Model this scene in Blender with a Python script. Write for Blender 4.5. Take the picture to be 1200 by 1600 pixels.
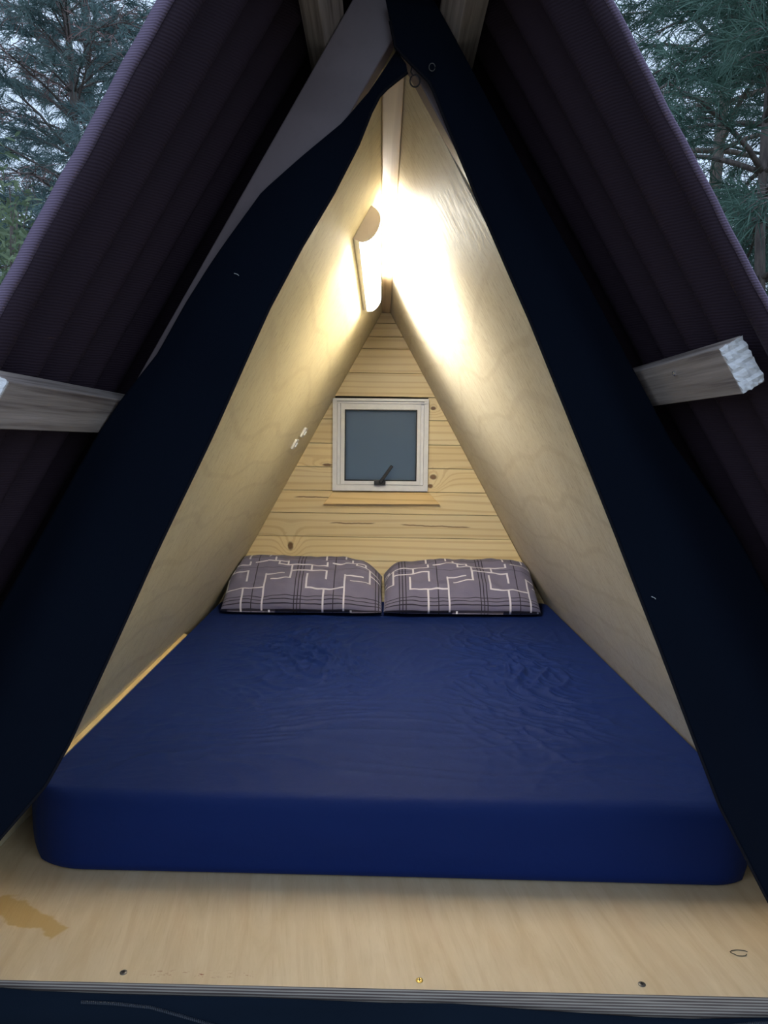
import bpy, bmesh, math, random
import numpy as np
from mathutils import Matrix, Vector

# ------------------------------------------------------------------ scene, camera, light
for o in list(bpy.data.objects):
    bpy.data.objects.remove(o, do_unlink=True)
scene = bpy.context.scene
COL = scene.collection
rad = math.radians

cam_data = bpy.data.cameras.new('camera')
cam_data.sensor_fit = 'VERTICAL'
cam_data.sensor_height = 36.0
cam_data.lens = 27.0                      # 1200 px focal length on the 1200x1600 frame
cam_data.clip_start = 0.02
cam_data.clip_end = 300
cam = bpy.data.objects.new('camera', cam_data)
COL.objects.link(cam)
cam.matrix_world = (Matrix.Translation((0, 0, 0.873)) @ Matrix.Rotation(rad(-0.2), 4, 'Z')
                    @ Matrix.Rotation(rad(90 - 5.1), 4, 'X') @ Matrix.Rotation(rad(0.6), 4, 'Z'))
scene.camera = cam

world = bpy.data.worlds.new('dusk_sky')
scene.world = world
world.use_nodes = True
bg = world.node_tree.nodes['Background']
bg.inputs['Color'].default_value = (0.60, 0.76, 1.0, 1)
bg.inputs['Strength'].default_value = 1.30

LAMP_STRENGTH = 68.0
LAMP_COLOR = (1.0, 0.96, 0.87)

vs = scene.view_settings
vs.view_transform = 'Standard'
vs.look = 'None'
vs.gamma = 1.0
vs.use_curve_mapping = False
vs.exposure = 0.0

# ------------------------------------------------------------------ helpers
ORG = {}

def link(o, parent=None):
    COL.objects.link(o)
    if parent is not None:
        o.parent = parent

def tag(o, label=None, cat=None, group=None, kind=None):
    if label: o['label'] = label
    if cat: o['category'] = cat
    if group: o['group'] = group
    if kind: o['kind'] = kind
    return o

def empty(name, loc, parent=None):
    o = bpy.data.objects.new(name, None)
    o.empty_display_size = 0.05
    w = Vector(loc)
    pw = ORG[parent.name] if parent else Vector((0, 0, 0))
    o.location = w - pw
    link(o, parent)
    ORG[o.name] = w
    return o

def mk(name, V, F, mat, parent=None, smooth=False, origin=None, uv=None, bevel=0.0, recalc=True):
    """one mesh object from world-space vertices; its origin sits at the base of its box"""
    V = np.asarray(V, dtype=float).reshape(-1, 3)
    if origin is None:
        lo, hi = V.min(0), V.max(0)
        origin = ((lo[0]+hi[0])/2, (lo[1]+hi[1])/2, lo[2])
    w = Vector(origin)
    me = bpy.data.meshes.new(name)
    L = V - np.array(origin)
    if isinstance(F, np.ndarray):
        n, k = F.shape
        me.vertices.add(len(L)); me.vertices.foreach_set('co', L.ravel())
        me.loops.add(n*k); me.loops.foreach_set('vertex_index', F.ravel().astype(np.int32))
        me.polygons.add(n)
        me.polygons.foreach_set('loop_start', (np.arange(n)*k).astype(np.int32))
        me.update(calc_edges=True); me.validate()
    else:
        me.from_pydata([tuple(v) for v in L], [], F)
    if uv is not None:
        lay = me.uv_layers.new(name='UVMap')
        li = np.empty(len(me.loops), dtype=np.int32)
        me.loops.foreach_get('vertex_index', li)
        lay.data.foreach_set('uv', np.asarray(uv, dtype=np.float32)[li].ravel())
    if bevel > 0 or (recalc and len(V) < 20000):
        bm = bmesh.new(); bm.from_mesh(me)
        bmesh.ops.recalc_face_normals(bm, faces=bm.faces)
        if bevel > 0:
            es = [e for e in bm.edges if len(e.link_faces) == 2 and e.calc_face_angle(0) > 0.4]
            bmesh.ops.bevel(bm, geom=es, offset=bevel, segments=2, profile=0.5, affect='EDGES')
        bm.to_mesh(me); bm.free()
    if smooth:
        me.polygons.foreach_set('use_smooth', np.ones(len(me.polygons), dtype=bool))
    me.materials.append(mat)
    o = bpy.data.objects.new(name, me)
    pw = ORG[parent.name] if parent else Vector((0, 0, 0))
    o.location = w - pw
    link(o, parent)
    ORG[o.name] = w
    return o

def box(x0, x1, y0, y1, z0, z1):
    V = [(x, y, z) for z in (z0, z1) for y in (y0, y1) for x in (x0, x1)]
    F = [(0, 1, 3, 2), (4, 6, 7, 5), (0, 4, 5, 1), (2, 3, 7, 6), (0, 2, 6, 4), (1, 5, 7, 3)]
    return V, F

def prism_y(poly, y0, y1):
    """poly: list of (x, z); extruded from y0 to y1"""
    n = len(poly)
    V = [(x, y0, z) for x, z in poly] + [(x, y1, z) for x, z in poly]
    F = [tuple(range(n)), tuple(range(2*n-1, n-1, -1))]
    F += [(i, n+i, n+(i+1) % n, (i+1) % n) for i in range(n)]
    return V, F

def join(parts):
    V, F = [], []
    for v, f in parts:
        b = len(V)
        V += [tuple(p) for p in v]
        F += [tuple(i+b for i in q) for q in f]
    return V, F

def tube(path, radii, sides=6, caps=True):
    path = [Vector(p) for p in path]
    V, F = [], []
    n = len(path)
    up = Vector((0.13, 0.31, 0.94))
    for i, p in enumerate(path):
        t = (path[min(i+1, n-1)] - path[max(i-1, 0)]).normalized()
        a = t.cross(up)
        if a.length < 1e-3: a = t.cross(Vector((1, 0, 0)))
        a.normalize(); b = t.cross(a)
        r = radii[i] if hasattr(radii, '__len__') else radii
        for k in range(sides):
            an = 2*math.pi*k/sides
            V.append(tuple(p + a*math.cos(an)*r + b*math.sin(an)*r))
    for i in range(n-1):
        for k in range(sides):
            k2 = (k+1) % sides
            F.append((i*sides+k, i*sides+k2, (i+1)*sides+k2, (i+1)*sides+k))
    if caps:
        F.append(tuple(range(sides-1, -1, -1)))
        F.append(tuple(range((n-1)*sides, n*sides)))
    return V, F

def grid_faces(nu, nv):
    i = np.arange(nu-1)[:, None]*nv + np.arange(nv-1)[None, :]
    return np.stack([i, i+1, i+nv+1, i+nv], -1).reshape(-1, 4)

_rng = np.random.RandomState(7)
_perm = _rng.permutation(512)
_grad = _rng.uniform(0, 2*math.pi, 512)

def perlin(x, y):
    xi = np.floor(x).astype(int); yi = np.floor(y).astype(int)
    xf = x-xi; yf = y-yi
    def g(ix, iy, dx, dy):
        a = _grad[_perm[(ix + _perm[iy & 511]) & 511]]
        return np.cos(a)*dx + np.sin(a)*dy
    u = xf*xf*xf*(xf*(xf*6-15)+10); v = yf*yf*yf*(yf*(yf*6-15)+10)
    a = g(xi, yi, xf, yf)*(1-u) + g(xi+1, yi, xf-1, yf)*u
    b = g(xi, yi+1, xf, yf-1)*(1-u) + g(xi+1, yi+1, xf-1, yf-1)*u
    return (a*(1-v)+b*v)*1.5

def sstep(a, b, x):
    t = np.clip((x-a)/(b-a), 0, 1)
    return t*t*(3-2*t)

# ------------------------------------------------------------------ materials
class NT:
    def __init__(self, name):
        self.m = bpy.data.materials.new(name); self.m.use_nodes = True
        self.t = self.m.node_tree; self.n = self.t.nodes
        self.b = self.n['Principled BSDF']
    def node(self, typ, **kw):
        nd = self.n.new(typ)
        for k, v in kw.items(): setattr(nd, k, v)
        return nd
    def put(self, sock, val):
        if isinstance(val, bpy.types.NodeSocket): self.t.links.new(val, sock)
        elif val is not None: sock.default_value = val
    def math(self, op, a, b=None, c=None, clamp=False):
        nd = self.node('ShaderNodeMath', operation=op, use_clamp=clamp)
        for i, v in enumerate((a, b, c)):
            if v is not None: self.put(nd.inputs[i], v)
        return nd.outputs[0]
    def vmath(self, op, a, b=None):
        nd = self.node('ShaderNodeVectorMath', operation=op)
        self.put(nd.inputs[0], a)
        if b is not None: self.put(nd.inputs[1], b)
        return nd.outputs['Value'] if op in ('LENGTH', 'DISTANCE', 'DOT_PRODUCT') else nd.outputs[0]
    def sep(self, v):
        nd = self.node('ShaderNodeSeparateXYZ'); self.put(nd.inputs[0], v); return nd.outputs
    def comb(self, x, y, z):
        nd = self.node('ShaderNodeCombineXYZ')
        for i, v in enumerate((x, y, z)): self.put(nd.inputs[i], v)
        return nd.outputs[0]
    def noise(self, vec, scale, detail=3, rough=0.55, dist=0.0):
        nd = self.node('ShaderNodeTexNoise')
        self.put(nd.inputs['Vector'], vec)
        nd.inputs['Scale'].default_value = scale; nd.inputs['Detail'].default_value = detail
        nd.inputs['Roughness'].default_value = rough; nd.inputs['Distortion'].default_value = dist
        return nd.outputs['Fac']
    def wave(self, vec, scale, dist=2, detail=2, dscale=1, direction='Z'):
        nd = self.node('ShaderNodeTexWave', bands_direction=direction)
        self.put(nd.inputs['Vector'], vec)
        nd.inputs['Scale'].default_value = scale; nd.inputs['Distortion'].default_value = dist
        nd.inputs['Detail'].default_value = detail; nd.inputs['Detail Scale'].default_value = dscale
        return nd.outputs['Fac']
    def ramp(self, fac, stops):
        nd = self.node('ShaderNodeValToRGB')
        els = nd.color_ramp.elements
        while len(els) < len(stops): els.new(0.5)
        for e, (p, c) in zip(els, stops):
            e.position = p; e.color = (c[0], c[1], c[2], 1)
        self.put(nd.inputs[0], fac)
        return nd.outputs[0]
    def mix(self, fac, a, b, mode='MIX'):
        nd = self.node('ShaderNodeMix', data_type='RGBA', blend_type=mode)
        self.put(nd.inputs[0], fac)
        for i, v in ((6, a), (7, b)):
            self.put(nd.inputs[i], (v[0], v[1], v[2], 1) if isinstance(v, tuple) else v)
        return nd.outputs[2]
    def map(self, v, lo, hi, a=0.0, b=1.0):
        nd = self.node('ShaderNodeMapRange', interpolation_type='SMOOTHSTEP')
        self.put(nd.inputs[0], v)
        for i, x in enumerate((lo, hi, a, b)): nd.inputs[i+1].default_value = x
        return nd.outputs[0]
    def pos(self): return self.node('ShaderNodeNewGeometry').outputs['Position']
    def obj(self): return self.node('ShaderNodeTexCoord').outputs['Object']
    def rnd(self): return self.node('ShaderNodeObjectInfo').outputs['Random']
    def bump(self, h, strength=0.3, dist=0.002):
        nd = self.node('ShaderNodeBump')
        nd.inputs['Strength'].default_value = strength; nd.inputs['Distance'].default_value = dist
        self.put(nd.inputs['Height'], h)
        self.t.links.new(nd.outputs[0], self.b.inputs['Normal'])
    def set(self, color=None, rough=None, **kw):
        if color is not None:
            self.put(self.b.inputs['Base Color'], (*color, 1) if isinstance(color, tuple) else color)
        if rough is not None: self.put(self.b.inputs['Roughness'], rough)
        for k, v in kw.items(): self.put(self.b.inputs[k.replace('_', ' ')], v)
        return self.m

def plain(name, color, rough=0.5, **kw):
    n = NT(name); p = n.obj()
    f = n.noise(p, 35, 3)
    n.set(n.mix(f, tuple(c*0.88 for c in color), tuple(min(1, c*1.1) for c in color)), rough, **kw)
    return n.m

def mat_wall_ply(name, warm):
    n = NT(name); p = n.pos()
    st = n.vmath('MULTIPLY', p, (3.2, 5.0, 1.0))
    broad = n.noise(st, 1.6, 4, 0.6, 0.6)
    fine = n.noise(n.vmath('MULTIPLY', p, (9, 55, 9)), 2.2, 5, 0.68)
    veins = n.wave(n.vmath('MULTIPLY', p, (0.5, 0.7, 1.3)), 2.2, 7, 1.6, 1.1, 'Z')
    vein = n.map(veins, 0.90, 1.0)
    base = n.mix(n.map(broad, 0.3, 0.72), warm[0], warm[1])
    base = n.mix(n.math('MULTIPLY', n.map(fine, 0.42, 0.66), 0.6), base, warm[2])
    fleck = n.noise(n.vmath('MULTIPLY', p, (22, 70, 22)), 2.0, 3, 0.7, 0.8)
    base = n.mix(n.math('MULTIPLY', n.map(fleck, 0.50, 0.66), 0.55), base, warm[3])
    base = n.mix(n.math('MULTIPLY', vein, 0.22), base, warm[3])
    rr = n.map(fine, 0.3, 0.7, 0.50, 0.66)
    n.set(base, rr, Specular_IOR_Level=0.16)
    h = n.math('ADD', fine, n.math('MULTIPLY', veins, 0.25))
    n.bump(h, 0.35, 0.0015)
    return n.m

PLY_L = mat_wall_ply('plywood_lamp_wall', ((.80, .71, .46), (.75, .65, .40), (.86, .78, .55), (.56, .45, .26)))
PLY_R = mat_wall_ply('plywood_bare_wall', ((.75, .69, .54), (.69, .62, .47), (.84, .79, .66), (.50, .42, .29)))

def mat_floor():
    n = NT('plywood_floor'); p = n.pos(); x, y, z = n.sep(p)
    skew = n.comb(n.math('ADD', x, n.math('MULTIPLY', y, 0.12)), y, z)
    g = n.noise(n.vmath('MULTIPLY', skew, (15, 2.6, 1)), 1.4, 5, 0.62, 0.9)
    fine = n.noise(n.vmath('MULTIPLY', skew, (150, 9, 1)), 1.6, 3, 0.6)
    w = n.wave(n.vmath('MULTIPLY', skew, (1.6, 0.28, 1)), 3.2, 8, 3, 1.3, 'X')
    c = n.ramp(g, [(0.25, (.56, .42, .25)), (0.5, (.64, .50, .32)), (0.8, (.72, .58, .39))])
    c = n.mix(n.math('MULTIPLY', n.map(fine, 0.5, 0.8), 0.35), c, (.50, .36, .20))
    c = n.mix(n.math('MULTIPLY', n.map(w, 0.80, 1.0), 0.14), c, (.46, .29, .15))
    bl = n.noise(n.vmath('MULTIPLY', skew, (5, 1.4, 1)), 1.5, 4, 0.6, 1.0)
    c = n.mix(n.math('MULTIPLY', n.map(bl, 0.52, 0.72), 0.28), c, (.56, .38, .23))
    # varnish spill near the lamp-side corner
    wob = n.math('MULTIPLY', n.math('SUBTRACT', n.noise(p, 14, 3), 0.5), 0.07)
    q = n.sep(n.vmath('SUBTRACT', p, (-0.645, 1.345, 0)))
    along = n.math('ADD', n.math('MULTIPLY', q[0], 0.87), n.math('MULTIPLY', q[1], -0.49))
    across = n.math('ADD', n.math('MULTIPLY', q[0], 0.49), n.math('MULTIPLY', q[1], 0.87))
    d = n.math('SUBTRACT', n.math('ADD', n.math('ABSOLUTE', across), wob), 0.022)
    e = n.math('SUBTRACT', n.math('ABSOLUTE', along), 0.095)
    stain = n.map(n.math('MAXIMUM', d, e), 0.004, -0.003)
    c = n.mix(n.math('MULTIPLY', stain, 0.75), c, (.50, .31, .09))
    # rust-red scuffs close to the front edge
    rs = n.noise(n.vmath('MULTIPLY', p, (60, 160, 1)), 1.0, 3, 0.7)
    row = n.map(n.math('ABSOLUTE', n.math('SUBTRACT', y, 1.192)), 0.012, 0.002)
    lim = n.map(n.math('ABSOLUTE', n.math('SUBTRACT', x, -0.29)), 0.11, 0.07)
    c = n.mix(n.math('MULTIPLY', n.math('MULTIPLY', row, lim), n.map(rs, 0.56, 0.66)), c, (.30, .10, .05))
    # the plies show on the cut edge
    nrm = n.sep(n.node('ShaderNodeNewGeometry').outputs['Normal'])
    edge = n.map(n.math('ABSOLUTE', nrm[2]), 0.6, 0.3)
    ply = n.wave(n.vmath('MULTIPLY', p, (0.02, 0, 1)), 62, 1.6, 2, 8, 'Z')
    pc = n.ramp(ply, [(0.2, (.13, .10, .09)), (0.6, (.34, .28, .23)), (0.9, (.46, .40, .34))])
    c = n.mix(edge, c, pc)
    n.set(c, 0.5, Specular_IOR_Level=0.35)
    n.bump(n.math('ADD', g, fine), 0.25, 0.001)
    return n.m
FLOOR = mat_floor()

def mat_pine(name, c0, c1, c2, axis='x', knots=(), cracks=()):
    n = NT(name); p = n.pos(); r = n.rnd()
    sc = {'x': (0.55, 3, 6.5), 'y': (6.5, 0.55, 6.5), 's': (1.2, 0.5, 1.2)}[axis]
    off = n.comb(n.math('MULTIPLY', r, 7.0), n.math('MULTIPLY', r, 3.0), n.math('MULTIPLY', r, 11.0))
    v = n.vmath('ADD', n.vmath('MULTIPLY', p, sc), off)
    kd = None; masks = None
    for (kx, kz, rx, rz) in knots:
        px, py, pz = n.sep(n.vmath('SUBTRACT', p, (kx, 0, kz)))
        wob = n.math('MULTIPLY', n.math('SUBTRACT', n.noise(p, 60, 2), 0.5), 0.6)
        dd = n.math('ADD', n.vmath('LENGTH', n.comb(n.math('DIVIDE', px, rx), 0.0, n.math('DIVIDE', pz, rz))), wob)
        m = n.map(dd, 1.15, 0.6)
        masks = m if masks is None else n.math('MAXIMUM', masks, m)
        sw = n.math('MULTIPLY', n.math('EXPONENT', n.math('MULTIPLY', n.math('MULTIPLY', dd, dd), -0.10)), 0.55)
        kd = sw if kd is None else n.math('ADD', kd, sw)
    if kd is not None:
        v = n.vmath('ADD', v, n.comb(0.0, 0.0, kd))
    w = n.wave(v, 1.5, 5.5, 2, 0.9, 'Z' if axis != 'y' else 'X')
    broad = n.noise(v, 1.2, 3, 0.5)
    fine = n.noise(n.vmath('MULTIPLY', v, (3, 3, 16) if axis == 'x' else (16, 3, 16)), 3.0, 2, 0.5)
    c = n.mix(n.map(broad, 0.3, 0.7), c0, c1)
    c = n.mix(n.math('MULTIPLY', n.map(w, 0.62, 0.98), 0.45), c, c2)
    c = n.mix(n.math('MULTIPLY', n.map(fine, 0.5, 0.8), 0.25), c, c2)
    tone = n.math('ADD', 0.90, n.math('MULTIPLY', r, 0.18))
    c = n.mix(1.0, c, n.comb(tone, tone, tone), 'MULTIPLY')
    if masks is not None:
        c = n.mix(n.math('MULTIPLY', masks, 0.9), c, (.13, .05, .02))
    for (x0, x1, zc, sl) in cracks:
        px, py, pz = n.sep(p)
        wob = n.math('MULTIPLY', n.math('SUBTRACT', n.noise(p, 16, 2), 0.5), 0.012)
        zz = n.math('ABSOLUTE', n.math('SUBTRACT', n.math('ADD', pz, wob), n.math('ADD', zc, n.math('MULTIPLY', n.math('SUBTRACT', px, x0), sl))))
        xx = n.math('SUBTRACT', n.math('ABSOLUTE', n.math('SUBTRACT', px, (x0+x1)/2)), (x1-x0)/2)
        m = n.math('MULTIPLY', n.map(zz, 0.0035, 0.0012), n.map(xx, 0.0, -0.03))
        c = n.mix(n.math('MULTIPLY', m, 0.85), c, (.15, .06, .02))
    n.set(c, 0.42, Specular_IOR_Level=0.4)
    n.bump(n.math('ADD', n.math('MULTIPLY', w, 0.4), fine), 0.2, 0.001)
    return n.m

KNOTS = [(-0.410, 0.407, .014, .022), (0.232, 0.725, .017, .013), (0.219, 0.684, .014, .010), (0.227, 1.031, .013, .009),
         (-0.245, 0.775, .022, .007)]
CRACKS = [(-0.24, -0.02, 0.512, 0.006), (0.08, 0.41, 0.508, -0.03), (-0.40, -0.12, 0.63, 0.0)]
PINE = mat_pine('pine_plank', (.93, .79, .50), (.89, .72, .41), (.66, .46, .20), 'x', KNOTS, CRACKS)
PINE_TRIM = mat_pine('pine_trim', (.86, .66, .34), (.80, .58, .27), (.56, .35, .13), 'x')
PINE_BEAM = mat_pine('pine_ridge_beam', (.70, .55, .34), (.64, .48, .28), (.42, .27, .14), 'y')
def mat_timber():
    n = NT('weathered_framing_timber'); p = n.pos(); r = n.rnd()
    v = n.vmath('ADD', p, n.comb(n.math('MULTIPLY', r, 3.0), 0.0, n.math('MULTIPLY', r, 5.0)))
    st = n.noise(n.vmath('MULTIPLY', v, (60, 1.6, 60)), 1.5, 3, 0.6, 0.3)
    fn = n.noise(n.vmath('MULTIPLY', v, (260, 7, 260)), 1.2, 2, 0.6)
    bl = n.noise(v, 9, 3, 0.6)
    c = n.ramp(st, [(0.30, (.17, .13, .12)), (0.48, (.41, .34, .305)), (0.75, (.58, .49, .45))])
    c = n.mix(n.math('MULTIPLY', n.map(fn, .5, .8), .3), c, (.26, .20, .17))
    c = n.mix(n.math('MULTIPLY', n.map(bl, .5, .75), .3), c, (.40, .34, .30))
    n.set(c, 0.75, Specular_IOR_Level=0.25)
    n.bump(n.math('ADD', st, fn), 0.4, 0.0015)
    return n.m
WEATHERED = mat_timber()
RAFTER_M = mat_pine('rafter_timber', (.225, .175, .185), (.20, .155, .165), (.145, .11, .115), 's')

def mat_sawn():
    n = NT('fresh_sawn_end'); p = n.pos()
    f = n.noise(n.vmath('MULTIPLY', p, (60, 60, 260)), 1.0, 4, 0.7)
    n.set(n.mix(n.map(f, .3, .7), (.74, .72, .72), (.92, .91, .92)), 0.85)
    n.bump(f, 0.8, 0.002)
    return n.m
SAWN = mat_sawn()

def mat_cloth(name, c, c2, sheen, scale=900, rough=0.9):
    n = NT(name); p = n.pos()
    f = n.noise(p, 5, 4, 0.6)
    wv = n.noise(p, scale, 2, 0.6)
    n.set(n.mix(f, c, c2), rough, Specular_IOR_Level=0.15, Sheen_Weight=sheen, Sheen_Roughness=0.5,
          Sheen_Tint=(0.35, 0.5, 1.0, 1))
    n.bump(wv, 0.25, 0.0008)
    return n.m
FLAP = mat_cloth('navy_canvas', (.0011, .0032, .0105), (.0017, .0055, .0145), 0.0)
HEM = mat_cloth('dark_webbing', (.008, .008, .012), (.012, .012, .018), 0.0)
SKIRT = mat_cloth('navy_ground_sheet', (.003, .0075, .016), (.005, .0115, .023), 0.0)

def mat_sheet():
    n = NT('navy_cotton_sheet'); p = n.pos()
    f = n.noise(p, 3, 3, 0.5)
    cr = n.noise(n.vmath('MULTIPLY', p, (9, 16, 9)), 2.0, 5, 0.62, 1.2)
    wv = n.noise(p, 1400, 1, 0.5)
    n.set(n.mix(f, (.0040, .0165, .100), (.0055, .019, .112)), 0.66, Specular_IOR_Level=0.13,
          Sheen_Weight=0.02, Sheen_Roughness=0.4, Sheen_Tint=(0.6, 0.7, 1.0, 1))
    n.bump(n.math('ADD', cr, n.math('MULTIPLY', wv, 0.05)), 0.22, 0.006)
    return n.m
SHEET = mat_sheet()

def mat_pillow():
    n = NT('printed_pillow_cotton')
    uv = n.node('ShaderNodeUVMap', uv_map='UVMap').outputs[0]
    u, v, _ = n.sep(uv)
    a = n.math('FRACT', n.math('ADD', u, 10.0))
    b = n.math('FRACT', n.math('ADD', v, 10.0))
    ab = n.comb(a, b, 0.0)
    LW = 0.0115
    def rects(lst):
        out = None
        for (a0, a1, b0, b1, hw) in lst:
            cx, cy = (a0+a1)/2, (b0+b1)/2
            hx, hy = (a1-a0)/2+hw, (b1-b0)/2+hw*1.05
            q = n.vmath('ABSOLUTE', n.vmath('SUBTRACT', ab, (cx, cy, 0)))
            q = n.vmath('DIVIDE', q, (hx, hy, 1))
            x, y, _ = n.sep(q)
            m = n.math('MAXIMUM', x, y)
            out = m if out is None else n.math('MINIMUM', out, m)
        return n.math('LESS_THAN', out, 1.0)
    white = [(.01, .01, .10, .68), (.0, .236, .67, .67), (.09, .325, .545, .545), (.325, .325, .545, .90),
             (.325, .775, .757, .757), (.775, .775, .56, .757), (.535, .535, .395, .68), (.535, 1.0, .395, .395),
             (.755, .755, .06, .395), (.58, .58, .757, .90), (.27, .775, .90, .90), (.775, .775, .90, .985),
             (.155, .27, .985, .985), (.155, .155, .90, .985), (.27, .27, .90, .985), (.155, .27, .90, .90),
             (.85, 1.0, .975, .975), (.10, .10, 0.0, .08), (0.0, .15, .985, .985)]
    black = [(.40, .40, 0, 1), (.44, .44, 0, 1), (.48, .48, 0, 1), (.88, .88, 0, 1),
             (0, 1, .09, .09), (0, 1, .14, .14), (0, 1, .19, .19), (0, 1, .245, .245), (0, 1, .83, .83)]
    mw = rects([w+(LW,) for w in white])
    mb = rects([k+((0.006,) if i != 8 else (0.003,)) for i, k in enumerate(black)])
    f = n.noise(n.obj(), 14, 4, 0.6)
    c = n.mix(f, (.165, .157, .25), (.21, .198, .30))
    c = n.mix(n.math('MULTIPLY', mb, 0.92), c, (.022, .018, .030))
    c = n.mix(n.math('MULTIPLY', mw, 0.92), c, (.80, .78, .88))
    n.set(c, 0.85, Specular_IOR_Level=0.2, Sheen_Weight=0.08)
    n.bump(n.noise(n.vmath('MULTIPLY', n.obj(), (8, 18, 14)), 2.5, 4, 0.6, 1.0), 0.25, 0.008)
    return n.m
PILLOW = mat_pillow()

def mat_roof():
    n = NT('bitumen_roof_sheet'); p = n.pos(); x, y, z = n.sep(p)
    rib = n.node('ShaderNodeTexWave', bands_direction='Z')
    n.put(rib.inputs['Vector'], n.comb(0.0, n.math('MULTIPLY', y, 1.0), n.math('ADD', z, n.math('MULTIPLY', n.noise(p, 40, 2), 0.004))))
    rib.inputs['Scale'].default_value = 90
    tw = n.noise(n.vmath('MULTIPLY', p, (80, 260, 80)), 1.0, 3, 0.6)
    f = n.noise(p, 6, 3)
    n.set(n.mix(f, (.024, .014, .024), (.037, .021, .034)), 0.8, Specular_IOR_Level=0.3)
    n.bump(n.math('ADD', rib.outputs['Fac'], n.math('MULTIPLY', tw, 0.8)), 0.35, 0.0010)
    return n.m
ROOF = mat_roof()
def mat_faded():
    n = NT('faded_roof_edge'); p = n.pos()
    rib = n.wave(n.vmath('MULTIPLY', p, (0, 0, 1)), 110, 0.4, 1, 4, 'Z')
    f = n.noise(p, 60, 3)
    c = n.mix(rib, (.13, .095, .15), (.18, .13, .20))
    n.set(n.mix(n.math('MULTIPLY', f, 0.5), c, (.18, .13, .20)), 0.85)
    n.bump(n.math('ADD', rib, f), 0.5, 0.001)
    return n.m
FADED = mat_faded()

ALU = plain('white_powder_coat', (.88, .89, .94), 0.35)
ALU2 = plain('white_powder_coat_sash', (.90, .91, .96), 0.32)
BLACK = plain('black_rubber', (.012, .012, .014), 0.5)
BLACKM = plain('black_handle_metal', (.018, .018, .02), 0.35)
PLASTIC = plain('white_plastic', (.80, .78, .74), 0.3)
CAPM = plain('lamp_end_cap_plastic', (.86, .79, .79), 0.4)
BRASS = plain('brass_screw', (.75, .55, .16), 0.3, Metallic=0.9)
STEEL = plain('dull_steel_screw', (.16, .15, .14), 0.45, Metallic=0.8)
THREAD = plain('pale_thread', (.7, .72, .75), 0.8)
CORD = plain('black_cord', (.012, .012, .014), 0.7)
BACKING = plain('dark_gap_backing', (.05, .04, .035), 0.9)  # sheet added behind the planks to keep gaps dark and stop light leaking

def mat_glass():
    n = NT('frosted_pane'); p = n.pos()
    f = n.noise(p, 300, 2)
    n.set(n.mix(f, (.085, .105, .125), (.10, .12, .14)), 0.35, Specular_IOR_Level=0.3)
    n.bump(f, 0.15, 0.0006)
    tr = n.node('ShaderNodeBsdfTranslucent'); tr.inputs[0].default_value = (.80, .92, 1.0, 1)
    mx = n.node('ShaderNodeMixShader'); mx.inputs[0].default_value = 0.5
    n.t.links.new(n.b.outputs[0], mx.inputs[1]); n.t.links.new(tr.outputs[0], mx.inputs[2])
    n.t.links.new(mx.outputs[0], n.n['Material Output'].inputs[0])
    return n.m
GLASS = mat_glass()

def mat_lamp():
    n = NT('lit_diffuser'); f = n.noise(n.obj(), 8, 1)
    n.set((.9, .88, .82), 0.4, Emission_Color=(*LAMP_COLOR, 1),
          Emission_Strength=n.math('MULTIPLY', LAMP_STRENGTH, n.map(f, 0, 1, 0.97, 1.03)))
    return n.m
LAMP = mat_lamp()

def mat_leaf(name, c0, c1, rough=0.6, trans=0.25):
    n = NT(name); p = n.pos()
    f = n.noise(p, 3.5, 3)
    n.set(n.mix(n.map(f, .3, .7), c0, c1), rough, Specular_IOR_Level=0.2)
    tr = n.node('ShaderNodeBsdfTranslucent'); n.put(tr.inputs[0], n.mix(n.map(f, .3, .7), c0, c1))
    mx = n.node('ShaderNodeMixShader'); mx.inputs[0].default_value = trans
    out = n.n['Material Output']
    n.t.links.new(n.b.outputs[0], mx.inputs[1]); n.t.links.new(tr.outputs[0], mx.inputs[2])
    n.t.links.new(mx.outputs[0], out.inputs[0])
    return n.m
NEEDLE_A = mat_leaf('pine_needles_blue_green', (.14, .22, .225), (.22, .31, .29))
NEEDLE_B = mat_leaf('pine_needles_dark', (.085, .16, .13), (.13, .22, .17))
DEAD = mat_leaf('dead_pine_twigs', (.28, .17, .16), (.36, .23, .21), 0.8, 0.1)
LEAF = mat_leaf('broad_leaves', (.14, .20, .12), (.23, .29, .16))

def mat_bark(name, c0, c1):
    n = NT(name); p = n.pos()
    f = n.noise(n.vmath('MULTIPLY', p, (18, 18, 4)), 1.5, 4, 0.65)
    n.set(n.mix(n.map(f, .3, .7), c0, c1), 0.9)
    n.bump(f, 0.8, 0.02)
    return n.m
BARK = mat_bark('grey_pine_bark', (.10, .08, .075), (.20, .16, .14))
BARK_PALE = mat_bark('pale_trunk_bark', (.26, .20, .17), (.38, .30, .26))

def mat_ground():
    n = NT('forest_floor'); p = n.pos()
    f = n.noise(p, 4, 5, 0.65)
    n.set(n.mix(f, (.16, .14, .10), (.28, .24, .17)), 0.95)
    n.bump(n.noise(p, 40, 4), 0.8, 0.02)
    return n.m
GROUND = mat_ground()

# ------------------------------------------------------------------ cabin constants
XC, APEX, T = 0.012, 1.483, 0.556          # centre line, inner apex height, half width / height
HA = math.atan(T); CO, SI = math.cos(HA), math.sin(HA)
Y0, Y1 = 1.238, 3.452                       # front edge of the lining, face of the plank wall
A2 = rad(30.5); C2, S2 = math.cos(A2), math.sin(A2)

def rp(side, K, t, y):                     # a point of the roof frame: K out from the centre, t down the slope
    return (XC + side*(K*C2 + t*S2), y, K*S2 - t*C2)

def wp(side, off, z, y):                   # a point at height z on the lining, moved out by off
    return (XC + side*(T*(APEX - z) + off*CO), y, z + off*SI)

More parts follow.
